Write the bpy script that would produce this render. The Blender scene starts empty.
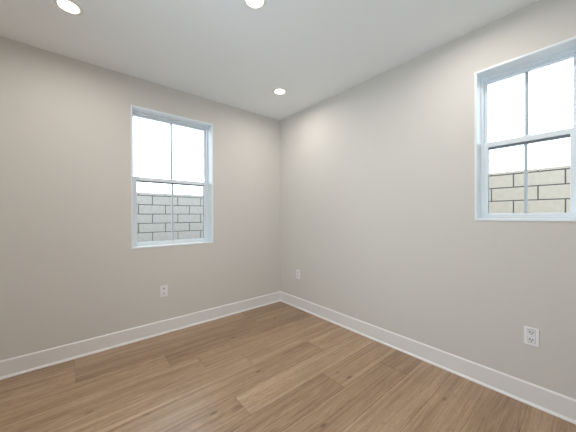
import bpy, bmesh, math, random
from mathutils import Vector, Matrix

# ------------------------------------------------------------------ camera, sky, sun, exposure
S = bpy.context.scene
COL = S.collection
H = 2.44                                   # ceiling height

cd = bpy.data.cameras.new('camera')
cam = bpy.data.objects.new('camera', cd); COL.objects.link(cam)
S.camera = cam
cd.sensor_width = 36.0
cd.lens = 252.94 / 576 * 36.0
cd.clip_start = 0.02
yaw, pitch, roll = math.radians(50.066), math.radians(-0.168), math.radians(-0.197)
F = Vector((math.cos(yaw), math.sin(yaw), 0)); R = Vector((math.sin(yaw), -math.cos(yaw), 0)); U = Vector((0, 0, 1))
F2 = F * math.cos(pitch) + U * math.sin(pitch); U2 = U * math.cos(pitch) - F * math.sin(pitch)
R3 = R * math.cos(roll) + U2 * math.sin(roll); U3 = U2 * math.cos(roll) - R * math.sin(roll)
M3 = Matrix((R3, U3, -F2)).transposed()
cam.matrix_world = Matrix.Translation((-2.1251, -2.6992, 1.1586)) @ M3.to_4x4()

w = bpy.data.worlds.new('sky'); S.world = w; w.use_nodes = True
bg = w.node_tree.nodes['Background']
bg.inputs['Color'].default_value = (0.77, 0.90, 1.0, 1)
bg.inputs['Strength'].default_value = 5.0

sd = bpy.data.lights.new('sun', 'SUN'); sd.energy = 1.3; sd.angle = math.radians(1.0); sd.color = (1.0, 0.96, 0.90)
sun = bpy.data.objects.new('sun', sd); COL.objects.link(sun)
sun.rotation_euler = Vector((0.5, 0.06, -0.866)).to_track_quat('-Z', 'Y').to_euler()

hd = bpy.data.lights.new('hall_fill', 'AREA'); hd.shape = 'RECTANGLE'; hd.size = 0.9; hd.size_y = 0.9; hd.energy = 44; hd.color = (0.70, 0.87, 1.0)
hl = bpy.data.objects.new('hall_fill', hd); COL.objects.link(hl)          # added cool fill in the unseen hall, tilted up to lift ceiling and right wall
hl.location = (-3.40, -2.45, 0.42); hl.rotation_euler = Vector((0.58, 0.5, 1.0)).to_track_quat('-Z', 'Y').to_euler()
LAMP_W = 5.1
LAMP_COL = (1.0, 0.925, 0.85)
VS = S.view_settings
S.display_settings.display_device = 'sRGB'
VS.view_transform = 'Standard'; VS.look = 'None'; VS.exposure = -0.11; VS.gamma = 1.0; VS.use_curve_mapping = False
S.cycles.max_bounces = 14; S.cycles.diffuse_bounces = 10; S.cycles.transparent_max_bounces = 16
S.cycles.use_denoising = True

# ------------------------------------------------------------------ helpers
def srgb(r, g, b):
    f = lambda c: (c / 255 / 12.92) if c / 255 <= 0.04045 else ((c / 255 + 0.055) / 1.055) ** 2.4
    return (f(r), f(g), f(b), 1)

def mat(name, col, rough=0.5, spec=0.5, bump=None, emit=None, mottle=None):
    m = bpy.data.materials.new(name); m.use_nodes = True
    nt = m.node_tree; b = nt.nodes['Principled BSDF']
    b.inputs['Base Color'].default_value = col
    b.inputs['Roughness'].default_value = rough
    b.inputs['Specular IOR Level'].default_value = spec
    if emit:
        b.inputs['Emission Color'].default_value = emit[0]; b.inputs['Emission Strength'].default_value = emit[1]
    tc = nt.nodes.new('ShaderNodeTexCoord')
    if bump:
        n = nt.nodes.new('ShaderNodeTexNoise'); n.inputs['Scale'].default_value = bump[0]; n.inputs['Detail'].default_value = 3
        bp = nt.nodes.new('ShaderNodeBump'); bp.inputs['Strength'].default_value = bump[1]; bp.inputs['Distance'].default_value = bump[2]
        nt.links.new(tc.outputs['Object'], n.inputs['Vector'])
        nt.links.new(n.outputs['Fac'], bp.inputs['Height']); nt.links.new(bp.outputs['Normal'], b.inputs['Normal'])
    if mottle:
        n = nt.nodes.new('ShaderNodeTexNoise'); n.inputs['Scale'].default_value = mottle[0]; n.inputs['Detail'].default_value = 5
        r = nt.nodes.new('ShaderNodeMix'); r.data_type = 'RGBA'
        r.inputs['A'].default_value = col; r.inputs['B'].default_value = mottle[1]
        nt.links.new(tc.outputs['Object'], n.inputs['Vector']); nt.links.new(n.outputs['Fac'], r.inputs['Factor'])
        nt.links.new(r.outputs['Result'], b.inputs['Base Color'])
    return m

def bx(bm, lo, hi, T=None):
    vs = [bm.verts.new((x, y, z)) for x in (lo[0], hi[0]) for y in (lo[1], hi[1]) for z in (lo[2], hi[2])]
    if T is not None:
        for v in vs: v.co = T @ v.co
    for q in ((0, 1, 3, 2), (4, 6, 7, 5), (0, 4, 5, 1), (2, 3, 7, 6), (0, 2, 6, 4), (1, 5, 7, 3)):
        bm.faces.new([vs[i] for i in q])
    return vs

def cyl(bm, r, z0, z1, n=32, c=(0, 0), r2=None):
    r2 = r if r2 is None else r2
    a = [bm.verts.new((c[0] + r * math.cos(2 * math.pi * i / n), c[1] + r * math.sin(2 * math.pi * i / n), z0)) for i in range(n)]
    b = [bm.verts.new((c[0] + r2 * math.cos(2 * math.pi * i / n), c[1] + r2 * math.sin(2 * math.pi * i / n), z1)) for i in range(n)]
    for i in range(n):
        j = (i + 1) % n; bm.faces.new((a[i], a[j], b[j], b[i]))
    bm.faces.new(a[::-1]); bm.faces.new(b)

def lathe(bm, prof, n=48):
    rings = [[bm.verts.new((r * math.cos(2 * math.pi * i / n), r * math.sin(2 * math.pi * i / n), z)) for i in range(n)] for r, z in prof]
    for k in range(len(rings)):
        a, b = rings[k], rings[(k + 1) % len(rings)]
        for i in range(n):
            j = (i + 1) % n; bm.faces.new((a[i], a[j], b[j], b[i]))

def frame(bm, u0, u1, z0, z1, wl, wr, wb, wt, d0, d1):
    """rectangular ring in the u-z plane, from depth d0 to d1 (local y)"""
    def loop(a, b, c, e, d): return [bm.verts.new(p) for p in ((a, d, c), (b, d, c), (b, d, e), (a, d, e))]
    of, ob = loop(u0, u1, z0, z1, d0), loop(u0, u1, z0, z1, d1)
    nf, nb = loop(u0 + wl, u1 - wr, z0 + wb, z1 - wt, d0), loop(u0 + wl, u1 - wr, z0 + wb, z1 - wt, d1)
    for i in range(4):
        j = (i + 1) % 4
        bm.faces.new((of[i], of[j], nf[j], nf[i])); bm.faces.new((ob[j], ob[i], nb[i], nb[j]))
        bm.faces.new((of[j], of[i], ob[i], ob[j])); bm.faces.new((nf[i], nf[j], nb[j], nb[i]))

def obj(name, bm, m, parent=None, bevel=0, smooth=False, seg=2):
    bmesh.ops.recalc_face_normals(bm, faces=bm.faces)
    me = bpy.data.meshes.new(name); bm.to_mesh(me); bm.free()
    me.materials.append(m)
    o = bpy.data.objects.new(name, me); COL.objects.link(o)
    if parent: o.parent = parent
    if bevel:
        md = o.modifiers.new('bevel', 'BEVEL'); md.width = bevel; md.segments = seg; md.limit_method = 'ANGLE'
    if smooth:
        for p in me.polygons: p.use_smooth = True
    return o

def tag(o, label, cat, group=None, kind=None):
    o['label'] = label; o['category'] = cat
    if group: o['group'] = group
    if kind: o['kind'] = kind
    return o

def thing(name, label, cat, loc=(0, 0, 0), rz=0, group=None, kind=None):
    o = bpy.data.objects.new(name, None); COL.objects.link(o)
    o.empty_display_size = 0.1
    o.location = loc; o.rotation_euler = (0, 0, rz)
    return tag(o, label, cat, group, kind)

def copy_tree(o, parent=None):
    c = o.copy(); COL.objects.link(c)
    if parent: c.parent = parent
    for ch in list(o.children): copy_tree(ch, c)
    return c

# ------------------------------------------------------------------ materials
wall_m = mat('wall_paint', srgb(212, 210, 206), 0.75, 0.25, bump=(160, 0.08, 0.002))
ceil_m = mat('ceiling_paint', srgb(236, 240, 242), 0.85, 0.2, bump=(120, 0.08, 0.002))
trim_m = mat('white_semigloss', srgb(230, 229, 229), 0.35, 0.5)
vinyl_m = mat('white_vinyl', srgb(232, 240, 246), 0.35, 0.5)
backlit_bar_m = mat('backlit_muntin', srgb(196, 206, 216), 0.4, 0.5)  # upper muntins: white like the lower ones, backlit darkening put into the colour
gasket_m = mat('grey_glazing_gasket', srgb(120, 132, 138), 0.6, 0.3)
plate_m = mat('white_plastic', srgb(240, 240, 244), 0.3, 0.5)
recep_m = mat('receptacle_plastic', srgb(236, 236, 240), 0.35, 0.5)
slot_m = mat('slot_dark', srgb(28, 28, 30), 0.7, 0.2)
screw_m = mat('screw_white', srgb(215, 215, 216), 0.35, 0.5)
lens_m = mat('glowing_lens', srgb(250, 248, 240), 0.5, 0.3, emit=((1.0, 0.93, 0.82, 1), 9.0))
trimfloor_m = mat('oak_hall_floor', srgb(172, 147, 127), 0.4, 0.4, mottle=(3, srgb(150, 124, 104)))
ltrim_m = mat('downlight_trim', srgb(236, 234, 230), 0.45, 0.4)
ground_m = mat('side_yard_soil', srgb(150, 140, 126), 0.95, 0.1, bump=(14, 0.5, 0.02), mottle=(5, srgb(120, 110, 98)))
mortar_m = mat('mortar', srgb(86, 85, 84), 0.95, 0.1, bump=(90, 0.4, 0.004))
stucco_m = mat('stucco', srgb(200, 195, 186), 0.9, 0.1, bump=(60, 0.4, 0.004))

def block_mat(name, ca, cb):
    m = mat(name, ca, 0.92, 0.15, bump=(55, 0.5, 0.004), mottle=(22, cb)); return m
block_l = block_mat('grey_concrete_block', srgb(176, 171, 165), srgb(150, 146, 141))
block_r = block_mat('cream_concrete_block', srgb(172, 163, 151), srgb(154, 145, 133))

glass_m = bpy.data.materials.new('window_glass'); glass_m.use_nodes = True
nt = glass_m.node_tree; nt.nodes.clear()
out = nt.nodes.new('ShaderNodeOutputMaterial'); mx = nt.nodes.new('ShaderNodeMixShader')
tr = nt.nodes.new('ShaderNodeBsdfTransparent'); tr.inputs['Color'].default_value = (0.96, 0.965, 0.965, 1)
gl = nt.nodes.new('ShaderNodeBsdfGlossy'); gl.inputs['Roughness'].default_value = 0.02
fr = nt.nodes.new('ShaderNodeFresnel'); fr.inputs['IOR'].default_value = 1.3
nt.links.new(fr.outputs[0], mx.inputs[0]); nt.links.new(tr.outputs[0], mx.inputs[1]); nt.links.new(gl.outputs[0], mx.inputs[2])
nt.links.new(mx.outputs[0], out.inputs[0])

def oak_mat():
    m = bpy.data.materials.new('light_oak_planks'); m.use_nodes = True
    nt = m.node_tree; N = nt.nodes.new; L = nt.links.new; b = nt.nodes['Principled BSDF']
    tc = N('ShaderNodeTexCoord')
    at = N('ShaderNodeAttribute'); at.attribute_name = 'plank_seed'
    sep = N('ShaderNodeSeparateColor'); L(at.outputs['Color'], sep.inputs[0])
    off = N('ShaderNodeVectorMath'); off.operation = 'MULTIPLY_ADD'
    L(at.outputs['Color'], off.inputs[0]); off.inputs[1].default_value = (37, 23, 11); L(tc.outputs['Object'], off.inputs[2])
    def noise(scale, detail, vec_scale, rough=0.55, dist=0.0):
        mp = N('ShaderNodeMapping'); mp.inputs['Scale'].default_value = vec_scale
        L(off.outputs[0], mp.inputs['Vector'])
        n = N('ShaderNodeTexNoise'); n.inputs['Scale'].default_value = scale; n.inputs['Detail'].default_value = detail
        n.inputs['Roughness'].default_value = rough; n.inputs['Distortion'].default_value = dist
        L(mp.outputs[0], n.inputs['Vector']); return n
    def math_(op, a, bb, c=None):
        n = N('ShaderNodeMath'); n.operation = op
        for i, x in enumerate((a, bb, c)):
            if x is None: continue
            if isinstance(x, (int, float)): n.inputs[i].default_value = x
            else: L(x, n.inputs[i])
        return n.outputs[0]
    # cathedral figure: contour lines of a stretched, smooth noise
    fig = noise(1.0, 1.5, (0.7, 7.5, 1.0), 0.4, 0.1)
    rings = math_('SINE', math_('MULTIPLY', fig.outputs['Fac'], 150.0), 0)
    rings = math_('MULTIPLY_ADD', rings, 0.5, 0.5)
    fibre = noise(1.0, 6, (4, 150, 1), 0.65)
    cloud = noise(1.0, 3, (1.3, 9, 1), 0.55)
    streak = noise(1.0, 3, (0.5, 34, 1), 0.6)
    pores = noise(1.0, 2, (26, 330, 1), 0.5)
    ramp = N('ShaderNodeValToRGB')
    ramp.color_ramp.elements[0].position = 0.25; ramp.color_ramp.elements[0].color = srgb(*OAK[0])
    ramp.color_ramp.elements[1].position = 0.75; ramp.color_ramp.elements[1].color = srgb(*OAK[2])
    e = ramp.color_ramp.elements.new(0.5); e.color = srgb(*OAK[1])
    mask = noise(1.0, 2, (0.9, 4.0, 1), 0.5)
    mk = N('ShaderNodeMapRange'); L(mask.outputs['Fac'], mk.inputs['Value']); mk.inputs['From Min'].default_value = 0.46; mk.inputs['From Max'].default_value = 0.68
    v = math_('MULTIPLY', math_('SUBTRACT', rings, 0.5), math_('MULTIPLY_ADD', mk.outputs['Result'], 0.10, 0.01))
    v = math_('MULTIPLY_ADD', fibre.outputs['Fac'], 0.44, v)
    v = math_('MULTIPLY_ADD', streak.outputs['Fac'], 0.42, v)
    v = math_('MULTIPLY_ADD', cloud.outputs['Fac'], 0.24, v)
    v = math_('MULTIPLY_ADD', sep.outputs[0], 0.11, v)
    v = math_('ADD', v, -0.115)
    L(v, ramp.inputs['Fac'])
    pr = N('ShaderNodeValToRGB'); pr.color_ramp.elements[0].position = 0.30; pr.color_ramp.elements[0].color = (0.72, 0.70, 0.68, 1)
    pr.color_ramp.elements[1].position = 0.45; pr.color_ramp.elements[1].color = (1, 1, 1, 1)
    L(pores.outputs['Fac'], pr.inputs['Fac'])
    # a few small dark knots
    mp = N('ShaderNodeMapping'); mp.inputs['Scale'].default_value = (3.2, 7.0, 1); L(off.outputs[0], mp.inputs['Vector'])
    vo = N('ShaderNodeTexVoronoi'); vo.inputs['Scale'].default_value = 1.0; L(mp.outputs[0], vo.inputs['Vector'])
    kr = N('ShaderNodeValToRGB'); kr.color_ramp.elements[0].position = 0.02; kr.color_ramp.elements[0].color = (0.45, 0.38, 0.32, 1)
    kr.color_ramp.elements[1].position = 0.11; kr.color_ramp.elements[1].color = (1, 1, 1, 1)
    L(vo.outputs['Distance'], kr.inputs['Fac'])
    def mul(a, c):
        x = N('ShaderNodeMix'); x.data_type = 'RGBA'; x.blend_type = 'MULTIPLY'; x.inputs['Factor'].default_value = 1
        L(a, x.inputs['A']); L(c, x.inputs['B']); return x.outputs['Result']
    ed = N('ShaderNodeMix'); ed.data_type = 'RGBA'; ed.clamp_factor = False; L(at.outputs['Alpha'], ed.inputs['Factor'])   # bevel colour: one edge darker, one lighter
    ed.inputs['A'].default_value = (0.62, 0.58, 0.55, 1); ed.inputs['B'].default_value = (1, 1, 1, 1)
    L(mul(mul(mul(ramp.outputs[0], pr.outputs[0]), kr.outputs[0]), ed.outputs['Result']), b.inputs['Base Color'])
    rr = math_('MULTIPLY_ADD', fibre.outputs['Fac'], 0.16, 0.25)
    L(rr, b.inputs['Roughness']); b.inputs['Specular IOR Level'].default_value = 0.55
    bp = N('ShaderNodeBump'); bp.inputs['Strength'].default_value = 0.12; bp.inputs['Distance'].default_value = 0.001
    L(fibre.outputs['Fac'], bp.inputs['Height']); L(bp.outputs[0], b.inputs['Normal'])
    return m
OAK = ((112, 86, 66), (168, 140, 114), (208, 182, 155))
oak_m = oak_mat()

# ------------------------------------------------------------------ room shell
XL, YF, WT = -2.76, -3.02, 0.22            # left and front wall faces, wall thickness
WIN = {1: (-1.735, -0.957, 0.857, 2.172), 2: (-2.672, -2.188, 1.122, 2.140)}   # (u0, u1, z0, z1)

# floor: planks 0.2045 wide along x, each bevelled; one mesh
random.seed(11)
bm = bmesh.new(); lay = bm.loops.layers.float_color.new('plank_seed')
PW, PL = 0.2045, 1.52
known = {0: -0.62, 1: -2.135, 2: -1.57, 3: -1.374, 4: -1.07, 5: -0.50, 6: -1.355, 7: -0.748, 8: -0.293, 9: -1.17, 10: -1.45, 11: -0.9, 12: -1.5, 13: -0.3, 14: -0.8}
tones = {2: 0.25, 3: 0.75}
bev, dep = 0.0019, 0.0016
for k in range(15):
    y1 = -0.005 - PW * (k - 0); y0 = y1 - PW
    y1 = min(y1, 0.0) if k else 0.0
    y0 = max(y0, YF)
    if y0 >= y1: continue
    j = known[k]
    xs = sorted(j + PL * i for i in range(-3, 4))
    xs = [XL] + [x for x in xs if XL + 0.05 < x < -0.05] + [0.0]
    for a, b_ in zip(xs[:-1], xs[1:]):
        seed = (random.random(), random.random(), random.random(), 1)
        o_ = [bm.verts.new((x, y, -dep)) for x, y in ((a, y0), (b_, y0), (b_, y1), (a, y1))]
        i_ = [bm.verts.new((x, y, 0)) for x, y in ((a + bev, y0 + bev), (b_ - bev, y0 + bev), (b_ - bev, y1 - bev), (a + bev, y1 - bev))]
        low = [bm.verts.new((v.co.x, v.co.y, -0.02)) for v in o_]
        fs = [bm.faces.new(i_), bm.faces.new(low[::-1])]
        for q in range(4):
            p = (q + 1) % 4
            fs.append(bm.faces.new((o_[q], o_[p], i_[p], i_[q]))); fs.append(bm.faces.new((low[q], low[p], o_[p], o_[q])))
        for fi, f in enumerate(fs):
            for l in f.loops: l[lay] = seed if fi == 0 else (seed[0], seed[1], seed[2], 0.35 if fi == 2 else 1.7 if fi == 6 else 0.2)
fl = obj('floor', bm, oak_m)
tag(fl, 'light oak wide plank floor', 'floor', kind='structure')

bm = bmesh.new(); bx(bm, (XL - WT, YF - WT, H), (WT, WT, H + 0.15))
tag(obj('ceiling', bm, ceil_m), 'plain off-white flat ceiling with recessed lights', 'ceiling', kind='structure')

def wall_back():
    bm = bmesh.new(); u0, u1, z0, z1 = WIN[1]
    frame(bm, XL - WT, WT, -0.02, H, u0 - XL + WT, WT - u1, z0 + 0.02, H - z1, 0, WT)
    return bm
tag(obj('wall_back', wall_back(), wall_m), 'greige painted wall with the taller window', 'wall', kind='structure')
bm = bmesh.new(); u0, u1, z0, z1 = WIN[2]
frame(bm, YF - WT, 0.0, -0.02, H, u0 - YF + WT, 0.0 - u1, z0 + 0.02, H - z1, 0, WT)
T = Matrix(((0, 1, 0, 0), (1, 0, 0, 0), (0, 0, 1, 0), (0, 0, 0, 1)))
bm.transform(T)
tag(obj('wall_right', bm, wall_m), 'greige painted wall with the smaller window near its end', 'wall', kind='structure')
DY0, DY1, DZ = -2.62, -1.78, 2.05          # unseen doorway, added to let the hall fill in
bm = bmesh.new(); bx(bm, (XL - 0.12, YF, -0.02), (XL, DY0, H)); bx(bm, (XL - 0.12, DY1, -0.02), (XL, 0, H)); bx(bm, (XL - 0.12, DY0, DZ), (XL, DY1, H))
tag(obj('wall_left', bm, wall_m), 'greige painted wall opposite the smaller window', 'wall', kind='structure')
bm = bmesh.new(); bx(bm, (XL, YF - WT, -0.02), (0, YF, H))
tag(obj('wall_front', bm, wall_m), 'greige painted wall behind the viewer', 'wall', kind='structure')

# the hall beyond the doorway: unseen, added to hold the fill lamp
HX = XL - 1.5
bm = bmesh.new(); bx(bm, (HX - 0.1, YF - WT, -0.02), (HX, WT, H)); bx(bm, (HX, YF - WT, -0.02), (XL - 0.12, YF - 0.12, H)); bx(bm, (HX, 0.0, -0.02), (XL - 0.22, WT, H))
tag(obj('wall_hall', bm, wall_m), 'greige wall of the added hall beyond the open doorway', 'wall', kind='structure')
bm = bmesh.new(); bx(bm, (HX, YF - 0.12, -0.02), (XL, 0, -0.0005))
tag(obj('floor_hall', bm, trimfloor_m), 'light oak floor of the added hall', 'floor', kind='structure')
bm = bmesh.new(); bx(bm, (HX - 0.1, YF - WT, H), (XL - WT, WT, H + 0.15))
tag(obj('ceiling_hall', bm, ceil_m), 'off-white ceiling of the added hall', 'ceiling', kind='structure')
bm = bmesh.new()
for x0 in (XL, XL - 0.132):
    bx(bm, (x0, DY0 - 0.06, 0), (x0 + 0.012, DY0 + 0.006, DZ + 0.06)); bx(bm, (x0, DY1 - 0.006, 0), (x0 + 0.012, DY1 + 0.06, DZ + 0.06)); bx(bm, (x0, DY0 + 0.006, DZ - 0.006), (x0 + 0.012, DY1 - 0.006, DZ + 0.06))
tag(obj('door_1', bm, trim_m), 'added white cased doorway to the unseen hall', 'doorway', kind='structure')

# baseboards: flat board with eased top edge and a small shoe moulding
PROF = [(0, 0.0005), (0.0225, 0.0005), (0.0225, 0.003), (0.0208, 0.008), (0.0160, 0.0125), (0.0095, 0.0165), (0.0095, 0.1205), (0.0035, 0.1280), (0, 0.1285)]
def board(name, p0, p1, n, m0, m1, label):
    """p0->p1 along the wall, n = direction into the room; mitred where m is +-1"""
    p0, p1, n = Vector(p0), Vector(p1), Vector(n); d = (p1 - p0).normalized()
    bm = bmesh.new()
    A = [bm.verts.new(p0 + n * t + d * (t * m0) + Vector((0, 0, z))) for t, z in PROF]
    B = [bm.verts.new(p1 + n * t - d * (t * m1) + Vector((0, 0, z))) for t, z in PROF]
    for i in range(len(PROF)):
        j = (i + 1) % len(PROF); bm.faces.new((A[i], A[j], B[j], B[i]))
    bm.faces.new(A[::-1]); bm.faces.new(B)
    return tag(obj(name, bm, trim_m), label, 'baseboard', kind='structure')
board('baseboard_back', (XL, 0, 0), (0, 0, 0), (0, -1, 0), 1, 1, 'white baseboard under the taller window')
board('baseboard_right', (0, 0, 0), (0, YF, 0), (-1, 0, 0), 1, 1, 'white baseboard below the smaller window wall')
board('baseboard_left', (XL, DY1 + 0.06, 0), (XL, 0, 0), (1, 0, 0), 0, 1, 'white baseboard on the wall opposite the smaller window')
board('baseboard_front', (0, YF, 0), (XL, YF, 0), (0, 1, 0), 1, 1, 'white baseboard behind the viewer')

# ------------------------------------------------------------------ windows (local: x along the wall, y = depth outwards, z up)
def window(name, w, h, meet, loc, mirror, st, label):
    t = thing(name, label, 'window', loc, 0, kind='structure')
    if mirror: t.rotation_euler = (0, 0, -math.pi / 2)
    D = 0.105                                        # depth of the reveal
    bm = bmesh.new()                                 # slim bead round the opening and the deep white lining
    frame(bm, -0.004, w + 0.004, -0.004, h + 0.004, 0.012, 0.012, 0.012, 0.012, -0.004, 0.002)
    frame(bm, 0.0, w, 0.0, h, 0.010, 0.010, 0.010, 0.010, -0.002, D)
    obj('window_lining', bm, vinyl_m, t, bevel=0.0012)
    bm = bmesh.new()
    frame(bm, 0.0, w, 0.0, h, 0.022, 0.022, 0.024, 0.024, D, WT - 0.005)
    obj('window_frame', bm, vinyl_m, t, bevel=0.0015)
    g0 = 0.022
    # upper sash, fixed, in the outer track
    bm = bmesh.new(); s0, s1, zz0, zz1 = g0, w - g0, meet - 0.03, h - 0.024
    frame(bm, s0, s1, zz0, zz1, 0.014, 0.014, 0.04, 0.014, D + 0.042, D + 0.072)
    us = obj('upper_sash', bm, vinyl_m, t, bevel=0.0015)
    bm = bmesh.new(); bx(bm, (s0 + 0.010, D + 0.055, zz0 + 0.03), (s1 - 0.010, D + 0.059, zz1 - 0.010))
    obj('glass_pane', bm, glass_m, us)
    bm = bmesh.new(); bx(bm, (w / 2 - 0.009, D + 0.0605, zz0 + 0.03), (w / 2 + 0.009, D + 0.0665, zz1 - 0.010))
    obj('muntin', bm, backlit_bar_m, us)
    # lower sash, sliding, in the inner track
    bm = bmesh.new(); zb, zt = 0.018, meet + 0.012
    frame(bm, s0, s1, zb, zt, st, st, 0.028, 0.034, D + 0.004, D + 0.034)
    ls = obj('lower_sash', bm, vinyl_m, t, bevel=0.002)
    bm = bmesh.new(); frame(bm, s0 + st - 0.001, s1 - st + 0.001, zb + 0.027, zt - 0.033, 0.0012, 0.0012, 0.0012, 0.013, D + 0.012, D + 0.030)
    obj('glazing_gasket', bm, gasket_m, ls)
    bm = bmesh.new(); bx(bm, (s0 + st - 0.004, D + 0.018, zb + 0.024), (s1 - st + 0.004, D + 0.022, zt - 0.030))
    obj('glass_pane', bm, glass_m, ls)
    bm = bmesh.new(); bx(bm, (w / 2 - 0.009, D + 0.0235, zb + 0.024), (w / 2 + 0.009, D + 0.0285, zt - 0.030))
    obj('muntin', bm, vinyl_m, ls)
    bm = bmesh.new(); bx(bm, (w / 2 - 0.025, D + 0.010, zt - 0.0005), (w / 2 + 0.025, D + 0.032, zt + 0.007))
    obj('sash_lock', bm, vinyl_m, ls, bevel=0.002)
    return t
u0, u1, z0, z1 = WIN[1]
window('window_1', u1 - u0, z1 - z0, 1.524 - z0, (u0, 0, z0), False, 0.038, 'taller white single-hung window overlooking the grey block wall')
u0, u1, z0, z1 = WIN[2]
window('window_2', u1 - u0, z1 - z0, 1.655 - z0, (0, u1, z0), True, 0.026, 'smaller white single-hung window overlooking the cream block wall')

# ------------------------------------------------------------------ outside: block garden walls and ground
def block_wall(name, label, length, ztop, course_top, bl, ch, joint, m, loc, rz, seed):
    """local x along wall, front face at y=0, looking at -y; joint = x of a joint in the first course under the cap"""
    random.seed(seed)
    t = thing(name, label, 'garden wall', loc, rz)
    base = -0.20; g = 0.011
    bm = bmesh.new(); bx(bm, (0, 0.005, base), (length, 0.145, ztop - 0.012))
    obj('mortar_bed', bm, mortar_m, t)
    bm = bmesh.new(); c = 0
    z = course_top
    while z > base + 0.02:
        zb = max(z - ch, base); x = (joint + (0 if c % 2 == 0 else bl / 2)) % bl - bl
        while x < length:
            a, b_ = max(x + g / 2, 0), min(x + bl - g / 2, length)
            if b_ - a > 0.02:
                j = random.uniform(-0.0015, 0.0015)
                bx(bm, (a, j, zb + g / 2), (b_, 0.15 + j, z - g / 2))
            x += bl
        z -= ch; c += 1
    obj('block_courses', bm, m, t, bevel=0.003, seg=1)
    bm = bmesh.new(); x = (joint + bl / 2) % bl - bl
    while x < length:
        a, b_ = max(x + g / 2, 0), min(x + bl - g / 2, length)
        if b_ - a > 0.02: bx(bm, (a, -0.004, course_top + g / 2), (b_, 0.154, ztop))
        x += bl
    obj('cap_course', bm, m, t, bevel=0.003, seg=1)
    return t
block_wall('garden_wall', 'grey concrete block garden wall outside the taller window', 5.7, 1.540, 1.490, 0.406, 0.1525, -1.148 + 4.0, block_l, (-4.0, 2.0, 0), 0, 3)
block_wall('garden_wall', 'cream concrete block garden wall outside the smaller window', 6.2, 1.655, 1.621, 0.400, 0.1525, 2.0 + 2.137, block_r, (1.7, 2.0, 0), -math.pi / 2, 4)
bm = bmesh.new(); bx(bm, (-7, -7, -0.45), (6, 6, -0.20))
tag(obj('ground', bm, ground_m), 'bare soil of the side yard outside', 'ground', kind='structure')

# ------------------------------------------------------------------ recessed downlights
def downlight(loc, label):
    t = thing('recessed_downlight', label, 'ceiling light', loc, 0, 'recessed ceiling downlights')
    bm = bmesh.new(); lathe(bm, [(0.051, 0.0), (0.051, -0.0035), (0.057, -0.0055), (0.066, -0.0045), (0.070, -0.0015), (0.070, 0.0)])
    obj('trim_ring', bm, ltrim_m, t, smooth=True)
    bm = bmesh.new(); cyl(bm, 0.0512, -0.0030, -0.0002, 48)
    obj('lens', bm, lens_m, t)
    ld = bpy.data.lights.new('downlight_lamp', 'AREA'); ld.shape = 'DISK'; ld.size = 0.098; ld.energy = LAMP_W; ld.color = LAMP_COL; ld.spread = math.radians(172)
    lo = bpy.data.objects.new('downlight_lamp', ld); COL.objects.link(lo); lo.parent = t; lo.location = (0, 0, -0.0045)
    return t
first = downlight((-2.155, -0.655, H), 'round recessed downlight nearest the picture left edge, above the taller window wall')
for (x, y), lab in (((-1.305, -1.418), 'round recessed downlight cut by the top edge of the picture'),
                    ((-0.505, -0.640), 'round recessed downlight nearest the far room corner'),
                    ((-2.155, -2.22), 'round recessed downlight over the viewer'),
                    ((-0.505, -2.22), 'round recessed downlight in front of the smaller window')):
    c = copy_tree(first); c.location = (x, y, H); c['label'] = lab

# ------------------------------------------------------------------ wall outlets (local: plate in x-z, facing -y)
def outlet():
    t = thing('wall_outlet', '', 'outlet', (0, 0, 0), 0, 'duplex wall outlets')
    bm = bmesh.new(); frame(bm, -0.0335, 0.0335, -0.054, 0.054, 0.0155, 0.0155, 0.0135, 0.0135, -0.006, -0.0005)
    bx(bm, (-0.019, -0.006, -0.0075), (0.019, -0.0005, 0.0075))
    obj('cover_plate', bm, plate_m, t, bevel=0.0018)
    for s in (1, -1):
        cz = s * 0.0215; bm = bmesh.new()
        pts = []
        for k in range(28):
            a = 2 * math.pi * k / 28
            pts.append((max(-0.0172, min(0.0172, 0.0195 * math.cos(a))), cz + max(-0.0145, min(0.0145, 0.0195 * math.sin(a)))))
        fr_ = [bm.verts.new((x, -0.0072, z)) for x, z in pts]; bk = [bm.verts.new((x, -0.001, z)) for x, z in pts]
        for i in range(28):
            j = (i + 1) % 28; bm.faces.new((fr_[i], fr_[j], bk[j], bk[i]))
        bm.faces.new(fr_[::-1]); bm.faces.new(bk)
        bmesh.ops.remove_doubles(bm, verts=bm.verts, dist=1e-5)
        r = obj('receptacle', bm, recep_m, t)
        for x, hh in ((-0.0065, 0.0048), (0.0065, 0.0040)):
            bm = bmesh.new(); bx(bm, (x - 0.0022, -0.0076, cz + 0.004 - hh), (x + 0.0022, -0.0070, cz + 0.004 + hh))
            obj('slot', bm, slot_m, r)
        bm = bmesh.new(); cyl(bm, 0.0032, 0.0070, 0.0076, 16)
        bm.transform(Matrix.Rotation(math.pi / 2, 4, 'X')); bm.transform(Matrix.Translation((0, 0, cz - 0.0075)))
        obj('ground_hole', bm, slot_m, r)
    bm = bmesh.new(); cyl(bm, 0.003, 0.0058, 0.0068, 16); bm.transform(Matrix.Rotation(math.pi / 2, 4, 'X'))
    obj('screw', bm, screw_m, t)
    return t
ol = outlet(); ol.location = (-1.466, 0, 0.416); ol['label'] = 'white wall outlet below the taller window, above the baseboard'
oc = copy_tree(ol); oc.location = (0, -0.356, 0.422); oc.rotation_euler = (0, 0, -math.pi / 2); oc['label'] = 'white wall outlet next to the far room corner'
orr = copy_tree(ol); orr.location = (0, -2.470, 0.416); orr.rotation_euler = (0, 0, -math.pi / 2); orr['label'] = 'white wall outlet below the smaller window'
